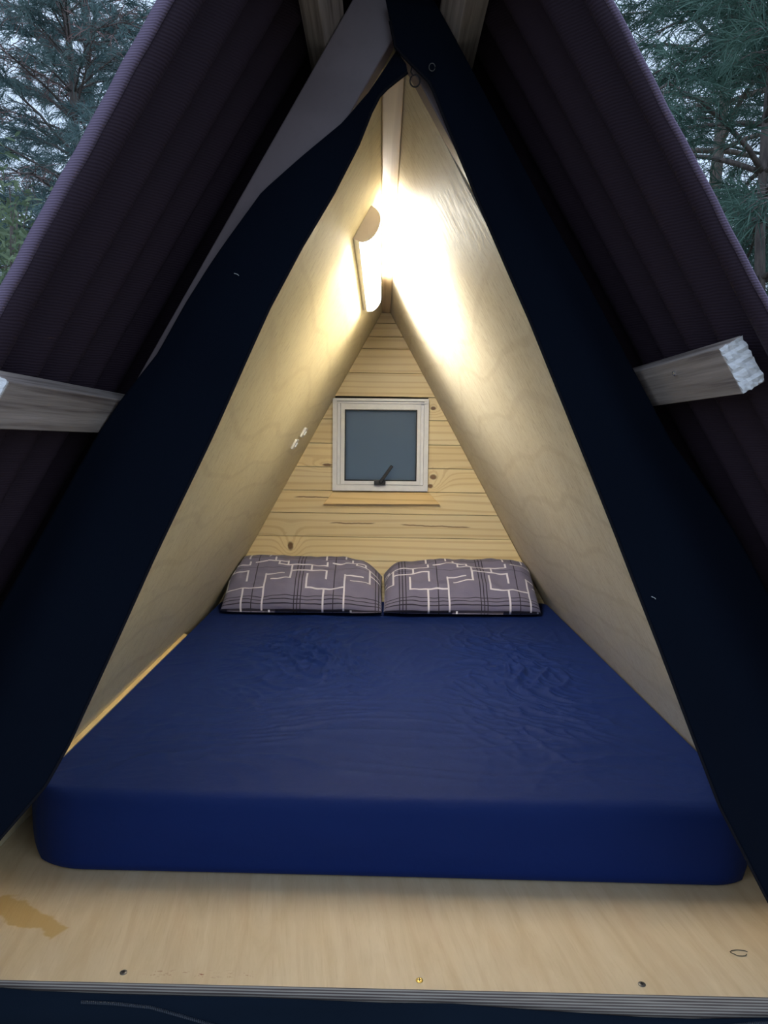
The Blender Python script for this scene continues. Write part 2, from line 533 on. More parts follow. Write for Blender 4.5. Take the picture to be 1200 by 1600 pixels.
# ------------------------------------------------------------------ ground, floor, walls
gx = np.linspace(-40, 40, 60); gy = np.linspace(-30, 60, 60)
GX, GY = np.meshgrid(gx, gy, indexing='ij')
GZ = -0.32 + 0.10*perlin(GX*0.3, GY*0.3)*sstep(3.5, 7, np.hypot(GX, GY-2.3))
tag(mk('ground', np.stack([GX, GY, GZ], -1), grid_faces(60, 60), GROUND, smooth=True), kind='structure')

fr = lambda x: 1.1615 - 0.021*(x - 0.012)
fv = []
for z in (-0.040, 0.0):
    fv += [(-0.86, fr(-0.86), z), (0.88, fr(0.88), z), (0.88, 3.50, z), (-0.86, 3.50, z)]
floor = mk('floor', fv, [(0, 3, 2, 1), (4, 5, 6, 7), (0, 1, 5, 4), (1, 2, 6, 5), (2, 3, 7, 6), (3, 0, 4, 7)], FLOOR)
tag(floor, kind='structure')
for xb in (-0.62, 0.64):
    V, F = box(xb-0.04, xb+0.04, 1.22, 3.45, -0.36, -0.0405)
    mk('bearer', V, F, WEATHERED, floor)

def screw(x, y, mat, r=0.0062):
    V = []; F = []
    prof = [(r, 0.0002), (r*0.96, 0.0012), (r*0.6, 0.0019)]
    N = 14
    for rr, z in prof:
        for k in range(N):
            V.append((x+rr*math.cos(2*math.pi*k/N), y+rr*math.sin(2*math.pi*k/N), z))
    for j in range(2):
        for k in range(N):
            F.append((j*N+k, j*N+(k+1) % N, (j+1)*N+(k+1) % N, (j+1)*N+k))
    F.append(tuple(range(2*N, 3*N)))
    s = mk('screw', V, F, mat, floor)
    parts = []
    for ax in ((1, 0), (0, 1)):
        w = 0.0035 if ax[0] else 0.0008; d = 0.0035 if ax[1] else 0.0008
        parts.append(box(x-w, x+w, y-d, y+d, 0.0017, 0.0021))
    V, F = join(parts)
    mk('screw_slot', V, F, BLACK, s)
screw(-0.417, 1.194, STEEL); screw(0.07, 1.181, BRASS); screw(0.432, 1.176, STEEL)

V, F = tube([(0.628+0.014*math.cos(a)*(1+.2*math.sin(3*a)), 1.255+0.008*math.sin(a), 0.0009) for a in np.linspace(0.4, 5.9, 20)], 0.0006, 5)
mk('stray_thread', V, F, CORD, floor)

def lining(name, side, mat):
    V = []
    for off in (0.0, 0.010):
        for (z, y) in ((0.001, Y0), (0.001, 3.49), (APEX-0.002, 3.49), (APEX-0.002, Y0)):
            V.append(wp(side, off, z, y))
    F = [(0, 1, 2, 3), (7, 6, 5, 4), (0, 4, 5, 1), (1, 5, 6, 2), (2, 6, 7, 3), (3, 7, 4, 0)]
    return tag(mk(name, V, F, mat), kind='structure')
lining('wall_left', -1, PLY_L); lining('wall_right', 1, PLY_R)

# the plank wall at the back, each board a piece of its own
WX0, WX1, WZ0, WZ1 = -0.222, 0.207, 0.659, 1.072
hw = lambda z: T*(APEX - z) - 0.0005
def wall_back():
    yb = Y1 + 0.0205
    quads = [[(-hw(0.002), .002), (hw(.002), .002), (hw(WZ0), WZ0), (-hw(WZ0), WZ0)],
             [(-hw(WZ0), WZ0), (WX0-XC, WZ0), (WX0-XC, WZ1), (-hw(WZ1), WZ1)],
             [(WX1-XC, WZ0), (hw(WZ0), WZ0), (hw(WZ1), WZ1), (WX1-XC, WZ1)],
             [(-hw(WZ1), WZ1), (hw(WZ1), WZ1), (0.012, APEX-.022), (-.012, APEX-.022)]]
    V, F = join([prism_y([(x+XC, z) for x, z in q], yb, yb+0.012) for q in quads])
    w = tag(mk('wall_back', V, F, BACKING), kind='structure')
    zs = [0.012, .127, .2349, .3407, .4488, .5564, .6576, .764, .870, .978, 1.0798, 1.1839, 1.2903, 1.3432, 1.4016, 1.455]
    tilt = -0.0065
    rnd = random.Random(3)
    for i in range(len(zs)-1):
        g = 0.0011
        z0, z1 = zs[i]+g, zs[i+1]-g
        spans = [(None, None)]
        if 0.6576 <= zs[i] < 1.07: spans = [(None, WX0+0.002), (WX1-0.002, None)]
        yf = Y1 + rnd.uniform(-0.0012, 0.0012)
        if i == 10: yf = Y1 - 0.007
        for xa, xb in spans:
            def pt(x, z): return (x, z + (tilt*x if abs(x) < 9 else 0))
            def lo(z): return XC - hw(z) if xa is None else xa
            def hi(z): return XC + hw(z) if xb is None else xb
            poly = []
            for x, z in ((lo(z0), z0), (hi(z0), z0), (hi(z1), z1), (lo(z1), z1)):
                zz = z + tilt*x
                x2 = max(XC-hw(zz), min(XC+hw(zz), x))
                poly.append((x2, zz))
            V, F = prism_y(poly, yf, Y1+0.020)
            mk('plank', V, F, PINE, w, bevel=0.0012)
wall_back()

# board under the window with splayed ends
V, F = prism_y([(-0.261, .599), (0.262, .603), (0.212, .655), (-0.219, .652)], Y1-0.016, Y1-0.002)
for k in (0, 1): V[k] = (V[k][0], Y1-0.020, V[k][2])
tag(mk('trim_1', V, F, PINE_TRIM, bevel=0.001), 'pine board with splayed ends nailed below the window', kind='structure')
# pine strip along the foot of the lamp wall
V = [wp(-1, o, z, y) for y in (1.24, 2.75) for (o, z) in ((-0.0003, .118), (-0.0003, .175), (-0.013, .178), (-0.013, .121))]
F = [(0, 1, 2, 3), (7, 6, 5, 4), (0, 4, 5, 1), (1, 5, 6, 2), (2, 6, 7, 3), (3, 7, 4, 0)]
tag(mk('trim_2', V, F, PINE_TRIM, bevel=0.001), 'slim pine strip along the foot of the lamp wall', kind='structure')

# ------------------------------------------------------------------ window
def frame_ring(x0, x1, z0, z1, w, y0, y1):
    ws = w if hasattr(w, '__len__') else (w, w, w, w)       # left, right, bottom, top
    l, r, b, t = ws
    return join([box(x0, x0+l, y0, y1, z0, z1), box(x1-r, x1, y0, y1, z0, z1),
                 box(x0+l, x1-r, y0, y1, z0, z0+b), box(x0+l, x1-r, y0, y1, z1-t, z1)])

win = empty('window_1', (-0.007, Y1, WZ0)); tag(win, kind='structure')
wx0, wx1, wz0, wz1 = -0.220, 0.206, 0.661, 1.071
V, F = frame_ring(wx0, wx1, wz0, wz1, (.020, .020, .026, .012), Y1-0.022, Y1+0.03)
fo = mk('outer_frame', V, F, ALU, win)
V, F = frame_ring(wx0+.006, wx1-.006, wz1-.022, wz1-.008, .003, Y1-0.026, Y1-0.022)
mk('head_rail', V, F, ALU2, fo)
V, F = frame_ring(wx0+.021, wx1-.021, wz0+.027, wz1-.013, (.013, .013, .002, .006), Y1-0.014, Y1+0.028)
mk('inner_stop', V, F, ALU, fo)
V, F = frame_ring(-0.184, 0.171, 0.690, 1.052, (.018, .016, .016, .030), Y1-0.019, Y1+0.02)
sash = mk('sash', V, F, ALU2, win)
V, F = frame_ring(-0.1665, 0.1555, 0.7055, 1.0225, .0045, Y1-0.0195, Y1+0.012)
mk('gasket', V, F, BLACK, sash)
V, F = box(-0.1622, 0.1512, Y1-0.004, Y1+0.002, 0.7098, 1.0182)
pane = mk('pane', V, F, GLASS, win)
tag(pane, 'frosted grey window pane')
V, F = box(-0.034, 0.017, Y1-0.040, Y1-0.0197, 0.690, 0.711)
hd = mk('handle', V, F, BLACKM, win, bevel=0.002)
dirv = np.array([0.052, 0.074]); dirv = dirv/np.linalg.norm(dirv); pr = np.array([-dirv[1], dirv[0]])
c0 = np.array([-0.007, 0.700]); c1 = c0 + dirv*0.092
pl = [tuple(c0+pr*.0075), tuple(c0-pr*.0075), tuple(c1-pr*.007), tuple(c1+pr*.007)]
V, F = prism_y(pl, Y1-0.052, Y1-0.0405)
mk('lever', V, F, BLACKM, hd, bevel=0.002)

# ------------------------------------------------------------------ framing timber
V, F = box(XC-0.018, XC+0.018, Y0, Y1-0.002, 1.4455, 1.54)
V = [(x + (0.0 if y > 2 else 0.0), y, z) for x, y, z in V]
tag(mk('ridge_beam', V, F, PINE_BEAM, bevel=0.002), 'pine ridge beam running under the apex', 'beam')

def roof_beam(name, side, K0, K1, t0, t1, y0, y1, label, rough_end=False, group=None):
    ends = [(K0, t0), (K1, t0), (K1, t1), (K0, t1)]
    V = [rp(side, K, t, y) for y in (y0, y1) for K, t in ends]
    F = [(0, 1, 2, 3), (7, 6, 5, 4), (0, 4, 5, 1), (1, 5, 6, 2), (2, 6, 7, 3), (3, 7, 4, 0)]
    root = empty(name, rp(side, K0, t1, y0))
    mk('timber', V, F, WEATHERED, root, bevel=0.0015)
    tag(root, label, 'beam', group)
    # rough-sawn end grain
    nk, nt = 9, 15
    rs = random.Random(int(abs(t0)*1000)+side)
    g = []
    for layer in (0, 1):
        for i in range(nk):
            for j in range(nt):
                K = K0 + (K1-K0)*(0.02+0.96*i/(nk-1)); t = t0 + (t1-t0)*(0.02+0.96*j/(nt-1))
                if layer == 0:
                    row = math.sin(j*2.1+i*0.25)*0.0012
                    y = y0 - 0.0022 - (row + rs.uniform(-0.0013, 0.0013) if rough_end else 0)
                    if i in (0, nk-1) or j in (0, nt-1):
                        K += rs.uniform(-0.0012, 0.0012); t += rs.uniform(-0.0018, 0.0018)
                else:
                    y = y0 + 0.001
                g.append(rp(side, K, t, y))
    Fg = [tuple(q) for q in grid_faces(nk, nt)]
    b = nk*nt
    rim = [i*nt for i in range(nk)] + [(nk-1)*nt+j for j in range(1, nt)] + [i*nt+nt-1 for i in range(nk-2, -1, -1)] + [j for j in range(nt-2, 0, -1)]
    Fg += [(rim[k], rim[(k+1) % len(rim)], b+rim[(k+1) % len(rim)], b+rim[k]) for k in range(len(rim))]
    mk('sawn_end', g, Fg, SAWN, root)
    return root

PG = 'purlins that stick out under the roof sheets'
pr_ = roof_beam('purlin', 1, .834, .8645, -.657, -.595, .922, 3.55, 'weathered purlin with rough white sawn end and a screw', True, PG)
roof_beam('purlin', -1, .836, .8655, -.594, -.534, .848, 3.55, 'weathered purlin jutting out on the lamp side, level with the window', False, PG)
roof_beam('purlin', 1, .822, .8645, -1.266, -1.212, .905, 3.55, 'short-looking purlin tucked under the ridge, bare-wall side', False, PG)
roof_beam('purlin', -1, .830, .8655, -1.262, -1.206, .862, 3.55, 'short-looking purlin tucked under the ridge, lamp side', False, PG)
# screw with a nub of torn wood on the bare-wall purlin
c = Vector(rp(1, .8335, -.640, 1.075)); nin = Vector((-C2, 0, -S2))
V, F = tube([c, c+nin*0.003, c+nin*0.0045], [0.004, 0.004, 0.001], 10)
mk('screw', V, F, plain('bright_screw', (.8, .8, .82), .25, Metallic=0.9), pr_)

def rafter(side, label):
    def zc(K): return K/S2
    K0, K1, tb = .748, (.828 if side < 0 else .818), .40
    # plumb cut at the centre line
    e = 0.0006
    poly = [(XC+side*e, zc(K0)), (XC+side*e, zc(K1))]
    for K in (K1, K0):
        p = rp(side, K, tb, 0); poly.append((p[0], p[2]))
    V, F = prism_y(poly, 1.1985, 1.2365)
    tag(mk('rafter', V, F, RAFTER_M, bevel=0.002), label, 'beam', 'front rafters')
rafter(-1, 'front rafter showing above the cloth on the lamp side')
rafter(1, 'front rafter behind the cloth on the bare-wall side')

# ------------------------------------------------------------------ corrugated roof
def roof_sheet(side, yf, phase, lip, label):
    pitch, amp, th = 0.095, 0.015, 0.0035
    ny, nt = 340, 46
    ys = np.linspace(yf, 3.75, ny)
    ts = np.linspace(-1.478, 0.60, nt)
    Kc = 0.8675 + amp*(1-np.cos(2*math.pi*(ys-yf)/pitch + phase))
    V = []
    for off in (0.0, th):
        for j, t in enumerate(ts):
            wob = 0.0012*math.sin(t*9+side)
            K = Kc+off
            x = XC + side*(K*C2 + t*S2); z = K*S2 - t*C2
            x = XC + side*np.maximum(side*(x-XC), 0.0015)
            V.append(np.stack([x, ys + wob, z], -1))
    V = np.concatenate(V)
    g = grid_faces(nt, ny); b = nt*ny
    F = np.concatenate([g, g[:, ::-1]+b])
    rim = []
    for j in range(nt-1):
        for i in (0, ny-1):
            p, q = j*ny+i, (j+1)*ny+i
            rim.append((p, q, q+b, p+b))
    for i in range(ny-1):
        for j in (0, nt-1):
            p, q = j*ny+i, j*ny+i+1
            rim.append((p, q, q+b, p+b))
    F = np.concatenate([F, np.array(rim)])
    root = empty('roof_sheet', rp(side, 0.87, 0.60, yf)); tag(root, label, 'roof')
    o = mk('corrugated_sheet', V, F, ROOF, root, smooth=True)
    o.data.set_sharp_from_angle(angle=rad(60))
    # turned-out faded lip along the front edge, wavy like the sheet it is pressed from
    n2 = 260
    tt = np.linspace(-1.478, 0.60, n2)
    prof = [(lip[0], yf-0.0012), (lip[0]+0.004, yf-0.0065), (lip[1], yf-0.0050), (lip[1], yf-0.0005)]
    LV = []
    for K, y in prof:
        k2 = K + 0.0004*np.sin(tt*37+side) + 0.0003*np.sin(tt*91)
        LV.append(np.stack([XC + side*np.maximum(0.0015, k2*C2+tt*S2), np.full(n2, y), k2*S2 - tt*C2], -1))
    LV = np.concatenate(LV)
    LF = []
    for k in range(4):
        a = np.arange(n2-1)+k*n2; c = np.arange(n2-1)+((k+1) % 4)*n2
        LF.append(np.stack([a, a+1, c+1, c], -1))
    LF = np.concatenate(LF + [np.array([[0, n2, 2*n2, 3*n2], [n2-1, 4*n2-1, 3*n2-1, 2*n2-1]])])
    mk('edge_lip', LV, LF, FADED, root)['label'] = 'faded mauve lip of the roofing sheet'
roof_sheet(-1, 0.858, math.pi*1.51, (0.882, 0.8965), 'brown corrugated roofing sheet over the lamp-side slope')
roof_sheet(1, 0.872, math.pi*1.62, (0.877, 0.8835), 'brown corrugated roofing sheet over the bare-wall slope')
# unseen cap added over the ridge to close the apex to light
cap = []
for y in (0.84, 3.78):
    for d in (0.0, 0.003):
        for side, t in ((-1, -1.30), (-1, -1.545), (1, -1.545), (1, -1.30)):
            p = rp(side, 0.905+d, t, y)
            cap.append((XC if abs(t) > 1.5 else p[0], y, (0.905+d)/S2 if abs(t) > 1.5 else p[2]))
F = []
for i in range(3):
    F += [(i, i+1, 8+i+1, 8+i), (4+i, 12+i, 12+i+1, 4+i+1), (i, 4+i, 4+i+1, i+1), (8+i, 8+i+1, 12+i+1, 12+i)]
F += [(0, 8, 12, 4), (3, 7, 15, 11)]
tag(mk('ridge_light_block', cap, F, ROOF), 'unseen brown folded cap added over the ridge to keep light out', 'roof')

# ------------------------------------------------------------------ cloth flaps of the front
def interp(pts, z):
    zs = [p[1] for p in pts]; xs = [p[0] for p in pts]
    return np.interp(-z, [-a for a in zs], xs)

def flap(inner, outer, ztop, zbot, side, label, bulge):
    nz, nu = 130, 40
    zz = np.linspace(ztop, zbot, nz)
    V = []
    for z in zz:
        xi, xo = interp(inner, z), interp(outer, z)
        w = abs(xo-xi)
        u = np.linspace(0, 1, nu)
        x = xi + (xo-xi)*u
        f = (ztop-z)/(ztop-zbot)
        y = 1.190 - 0.012*(1-u) - bulge*np.sin(np.pi*u)**1.2*sstep(0.05, 0.75, np.full(nu, f))
        y = y + 0.010*f*np.sin(5.0*u + 3.0*f + side)*np.sin(np.pi*np.clip(u*1.1, 0, 1))
        y = y + 0.006*perlin(x*7+side*3, np.full(nu, z*3.0))*np.minimum(1, w/0.1)
        y = np.minimum(y, 1.1935) - (0.006 if side > 0 else 0.0)
        V.append(np.stack([x, y, np.full(nu, z)], -1))
    V = np.stack(V)
    front = V.reshape(-1, 3)
    back = front + np.array([0, 0.003, 0])
    g = grid_faces(nz, nu); b = nz*nu
    F = [g, g[:, ::-1]+b]
    rim = []
    for j in range(nz-1):
        for i in (0, nu-1):
            p, q = j*nu+i, (j+1)*nu+i; rim.append((p, q, q+b, p+b))
    for i in range(nu-1):
        for j in (0, nz-1):
            p, q = j*nu+i, j*nu+i+1; rim.append((p, q, q+b, p+b))
    F.append(np.array(rim))
    root = empty('door_flap', (float(front[-1, 0]), 1.18, zbot))
    mk('canvas', np.concatenate([front, back]), np.concatenate(F), FLAP, root, smooth=True)
    # stitched hem along the free edge
    e = V[:, 0, :]; hv = []
    for k, p in enumerate(e):
        hv.append(Vector(p))
    Vh, Fh = tube(hv[3:], 0.0024, 6)
    mk('hem', Vh, Fh, HEM, root, smooth=True)
    tag(root, label, 'curtain')
    return root, V

L_in = [(.016, 1.450), (.022, 1.436), (.036, 1.418), (.021, 1.407), (-.007, 1.385), (-.021, 1.358), (-.039, 1.313), (-.076, 1.241), (-.123, 1.163),
        (-.171, 1.074), (-.259, .883), (-.354, .686), (-.490, .395), (-.529, .325), (-.600, .242), (-.70, .12), (-.77, 0.0), (-.83, -.10)]
L_out = [(.0145, 1.450), (-.003, 1.424), (-.026, 1.391), (-.064, 1.348), (-.126, 1.297), (-.184, 1.247), (-.238, 1.173), (-.262, 1.139), (-.2995, 1.082),
         (-.344, 1.006), (-.398, .939), (-.433, .889), (-.484, .803), (-.595, .614), (-.74, .36), (-.84, .2), (-.90, .05), (-.92, -.10)]
R_in = [(-.003, 1.520), (.014, 1.447), (.030, 1.430), (.042, 1.419), (.065, 1.397), (.092, 1.334), (.141, 1.226), (.221, 1.059), (.358, .743),
        (.434, .563), (.493, .420), (.542, .305), (.626, .151), (.715, .0), (.77, -.10)]
R_out = [(XC+(.821-z*S2)/C2, z) for z in (1.525, 1.484, 1.439, 1.322, 1.153, .986, .935, .880)] + [(.506, .803), (.548, .745), (.578, .695), (.645, .575),
         (.682, .514), (.79, .33), (.86, .15), (.90, .0), (.92, -.10)]
flL, VL = flap(L_in, L_out, 1.449, -0.02, -1, 'navy canvas flap hanging down the lamp side of the doorway', 0.022)
flR, VR = flap(R_in, R_out, 1.519, -0.02, 1, 'navy canvas flap over the apex and bare-wall side of the doorway', 0.040)
# cord loop and eyelet at the apex
pts = [(0.0425 + 0.0072*math.cos(a), 1.168, 1.3985 + 0.0085*math.sin(a)) for a in np.linspace(2.0, 2.0+2*math.pi, 22)]
pts = [(0.0375, 1.172, 1.419), (0.0365, 1.169, 1.411)] + pts
V, F = tube(pts, 0.0011, 6); mk('cord_loop', V, F, CORD, flR, smooth=True)
pts = [(0.067 + 0.0045*math.cos(a), 1.166, 1.417 + 0.0055*math.sin(a)) for a in np.linspace(0, 2*math.pi*0.97, 18)]
V, F = tube(pts, 0.0007, 6); mk('eyelet', V, F, STEEL, flR, smooth=True)
for root, x, z, a in ((flL, -.217, 1.121, 2.4), (flR, .423, .639, 2.3)):
    VV = VL if root is flL else VR
    k = np.argmin(np.hypot(VV[..., 0]-x, VV[..., 2]-z)); y = VV.reshape(-1, 3)[k][1]-0.0012
    V, F = tube([(x, y, z), (x+.003*math.cos(a), y-.0005, z+.003*math.sin(a)), (x+.008*math.cos(a+.3), y, z+.008*math.sin(a+.3))], 0.0005, 5)
    mk('thread', V, F, THREAD, root)

# skirt of ground sheet along the front edge of the floor
top = [(-.90, .002), (-.62, -.004), (-.55, -.009), (-.42, -.0115), (-.2, -.0115), (.012, -.016), (.12, -.0145), (.25, -.022), (.42, -.030), (.50, -.031), (.62, -.026), (.90, -.012)]
nx, nz = 220, 26
xs = np.linspace(-.88, .90, nx)
V = []
for j in range(nz):
    f = j/(nz-1)
    zt = np.interp(xs, [p[0] for p in top], [p[1] for p in top])
    z = zt*(1-f) + (-0.30)*f
    fold = 0.010*np.sin(f*9 + xs*2.2 + 0.8*np.sin(xs*3.1))*sstep(0.0, 0.15, np.full(nx, f)) + 0.010*perlin(xs*5, np.full(nx, f*4.0))*f
    y = fr(xs) - 0.012 - 0.014*np.sin(min(1, f*3)*math.pi/2) - np.abs(fold)
    V.append(np.stack([xs, y, z], -1))
V = np.stack(V); fr_v = V.reshape(-1, 3)
g = grid_faces(nz, nx); b = nz*nx
rim = []
for j in range(nz-1):
    for i in (0, nx-1):
        p, q = j*nx+i, (j+1)*nx+i; rim.append((p, q, q+b, p+b))
for i in range(nx-1):
    for j in (0, nz-1):
        p, q = j*nx+i, j*nx+i+1; rim.append((p, q, q+b, p+b))
sk = empty('ground_sheet_skirt', (0, 1.14, -0.30))
tag(sk, 'dark navy ground sheet with a zip hung below the floor edge', 'ground sheet')
mk('sheet', np.concatenate([fr_v, fr_v+np.array([0, .002, 0])]), np.concatenate([g, g[:, ::-1]+b, np.array(rim)]), SKIRT, sk, smooth=True)
def zipper(path):
    path = [Vector(p) for p in path]
    parts = []
    tot = []
    for a, c in zip(path[:-1], path[1:]):
        n = max(1, int((c-a).length/0.0030))
        tot += [a + (c-a)*(k/n) for k in range(n)]
    for p in tot:
        parts.append(box(p.x-.0010, p.x+.0010, p.y-.0035, p.y-.0005, p.z-.0018, p.z+.0018))
    V, F = join(parts)
    z = mk('zip_teeth', V, F, plain('zip_nylon', (.05, .06, .08), .4), sk, recalc=False)
    z['kind'] = 'stuff'
def on_skirt(x, z):
    d = np.hypot(fr_v[:, 0]-x, (fr_v[:, 2]-z)*1.0); k = int(np.argmin(d)); return (x, float(fr_v[k, 1])-0.001, z)
zipper([on_skirt(x, z) for x, z in ((-.47, -.020), (-.42, -.021), (-.36, -.026), (-.31, -.036), (-.27, -.047), (-.2, -.062))])
zipper([on_skirt(x, z) for x, z in ((.40, -.056), (.47, -.046), (.53, -.038), (.60, -.032), (.72, -.026))])

# ------------------------------------------------------------------ bed
def mattress():
    hx, y0, y1, H = 0.757, 1.470, 3.425, 0.166
    cx = 0.010
    hy = (y1-y0)/2; cy = (y0+y1)/2
    r1, r2, rb = 0.15, 0.030, 0.024
    nx, ny, nk = 330, 400, 26
    X, Y = np.meshgrid(np.linspace(-hx, hx, nx), np.linspace(-hy, hy, ny), indexing='ij')
    def plan(x, y):
        rr = np.where(x < 0, 0.15, 0.10)
        u = np.clip((np.abs(x)-(hx-rr))/rr, 0, 1.2); v = np.clip((np.abs(y)-(hy-rr))/rr, 0, 1.2)
        both = (u > 0) & (v > 0)
        u2 = np.where(both, u*np.sqrt(np.maximum(0, 1-v*v/2)), u); v2 = np.where(both, v*np.sqrt(np.maximum(0, 1-u*u/2)), v)
        ax = np.where(u > 0, hx-rr+u2*rr, np.abs(x)); ay = np.where(v > 0, hy-rr+v2*rr, np.abs(y))
        return np.sign(x)*ax, np.sign(y)*ay
    def prof_top(x, y):                     # round over the top edge
        e = np.minimum(hx-np.abs(x), hy-np.abs(y))
        u = np.clip((r2-e)/r2, 0, 1)
        w2 = 1-np.sqrt(np.maximum(0, 1-u*u/2))
        e2 = np.where(u > 0, r2 - r2*u*math.sqrt(0.5), e)
        x2 = np.sign(x)*np.minimum(np.abs(x), hx-e2); y2 = np.sign(y)*np.minimum(np.abs(y), hy-e2)
        return x2, y2, H - r2*w2
    x2, y2, Z = prof_top(X, Y)
    x3, y3 = plan(x2, y2)
    wx, wy = x3+cx, y3+cy
    # creases of the cotton
    wa = perlin(wx*2.1+5, wy*2.1)*0.35; wb = perlin(wx*2.3, wy*2.3+9)*0.35
    def ridged(fx, fy, ang, s):
        c, n_ = math.cos(ang), math.sin(ang)
        a = (wx+wa*0.35)*c + (wy+wb*0.35)*n_; b_ = -(wx+wa*0.35)*n_ + (wy+wb*0.35)*c
        v = perlin(a*fx+s, b_*fy+s*1.7)
        return (1-np.minimum(1, np.abs(v)*2.6))**2
    def blob(bx, by, sx, sy): return np.exp(-((wx-bx)/sx)**2-((wy-by)/sy)**2)
    left = blob(-0.22, 2.55, .22, .50); right = blob(0.42, 2.35, .20, .55); frontm = blob(-0.15, 1.85, .35, .25); frr = blob(0.35, 1.72, .35, .12)
    h = 0.0085*left*ridged(14, 6, 0.9, 3.1) + 0.006*left*ridged(22, 9, -0.5, 8.2)
    h += 0.0085*right*ridged(13, 5, 0.35, 1.3) + 0.005*right*ridged(24, 10, 1.2, 5.9)
    h += 0.0045*frontm*ridged(2.2, 14, 0.06, 2.2) + 0.0040*frr*ridged(2, 22, -0.04, 4.4)
    h *= 1.5
    h += 0.0018*ridged(7, 7, 0.4, 6.6) + 0.0025*perlin(wx*3, wy*3)
    h += 0.002*np.exp(-((wx+0.55)/.08)**2)*ridged(9, 3, 0.2, 1.1)
    h -= 0.010*blob(0.0, 2.6, .5, .7)
    edge = sstep(0.0, 0.09, np.minimum(hx-np.abs(X), hy-np.abs(Y)))
    Z = Z + h*edge + 0.0012*perlin(wx*4, wy*4)
    Vt = np.stack([wx, wy, Z], -1).reshape(-1, 3)
    F = [grid_faces(nx, ny)]
    idx = np.arange(nx*ny).reshape(nx, ny)
    loop = np.concatenate([idx[:-1, 0], idx[-1, :-1], idx[::-1, -1][:-1], idx[0, ::-1][:-1]])
    lx, ly = X.ravel()[loop], Y.ravel()[loop]
    rings = [loop]; Vs = [Vt]; base = len(Vt)
    tops = Vt[loop]
    for k in range(1, nk+1):
        f = k/nk
        z = (H-r2*0.293)*(1-f) + 0.0025*f
        ww = H-z
        ins = 0.0
        if ww < r2: ins = r2 - math.sqrt(max(0, r2*r2-(r2-ww)**2))
        if z < rb: ins = rb*0.55*(1 - math.sqrt(max(0, 1-((rb-z)/rb)**2)))
        bul = -0.006*math.sin(math.pi*f)
        e = ins + bul
        sx = np.sign(lx)*np.minimum(np.abs(lx), hx-e) if e > 0 else np.where(np.abs(lx) > hx-1e-6, np.sign(lx)*(hx-e), lx)
        sy = np.sign(ly)*np.minimum(np.abs(ly), hy-e) if e > 0 else np.where(np.abs(ly) > hy-1e-6, np.sign(ly)*(hy-e), ly)
        px, py = plan(np.clip(sx, -hx, hx), np.clip(sy, -hy, hy))
        px = px + (sx-np.clip(sx, -hx, hx)); py = py + (sy-np.clip(sy, -hy, hy))
        s = np.arange(len(loop))*0.011
        wr = 0.004*perlin(s*0.8, np.full(len(loop), f*1.2+3)) + 0.0035*f*perlin(s*3.0, np.full(len(loop), f*3.0))
        nrm = np.stack([px/hx, py/hy], -1); nrm /= np.maximum(1e-6, np.linalg.norm(nrm, axis=1))[:, None]
        wr = wr*math.sin(math.pi*min(1, f*1.3))
        zz = np.full(len(loop), z) + (0.006*np.maximum(0, perlin(s*0.35+2, np.full(len(loop), 0.5)))*f)
        P = np.stack([px+cx+nrm[:, 0]*wr*0.3, py+cy+np.where(np.abs(py) > hy-r1, nrm[:, 1]*wr, 0), zz], -1)
        Vs.append(P); rings.append(np.arange(base, base+len(loop))); base += len(loop)
    for k in range(nk):
        a, c = rings[k], rings[k+1]
        F.append(np.stack([a, c, np.roll(c, -1), np.roll(a, -1)], -1))
    V = np.concatenate(Vs)
    # the foot of the bed stands a little askew, nearer on the bare-wall side
    k = np.clip((2.4-V[:, 1])/0.9, 0, 1)
    V[:, 1] -= 0.022*(V[:, 0]-cx)/hx*k
    # keep inside the sloping lining
    lim = T*(APEX - V[:, 2]) - 0.004
    V[:, 0] = np.clip(V[:, 0], XC-lim+0.010, XC+lim)
    me_faces = np.concatenate(F)
    o = mk('mattress', V, me_faces, SHEET, smooth=True, recalc=False)
    bm = bmesh.new(); bm.from_mesh(o.data); bmesh.ops.recalc_face_normals(bm, faces=bm.faces); bm.to_mesh(o.data); bm.free()
    tag(o, 'thick mattress under a creased navy fitted sheet on the plywood', 'mattress')
mattress()

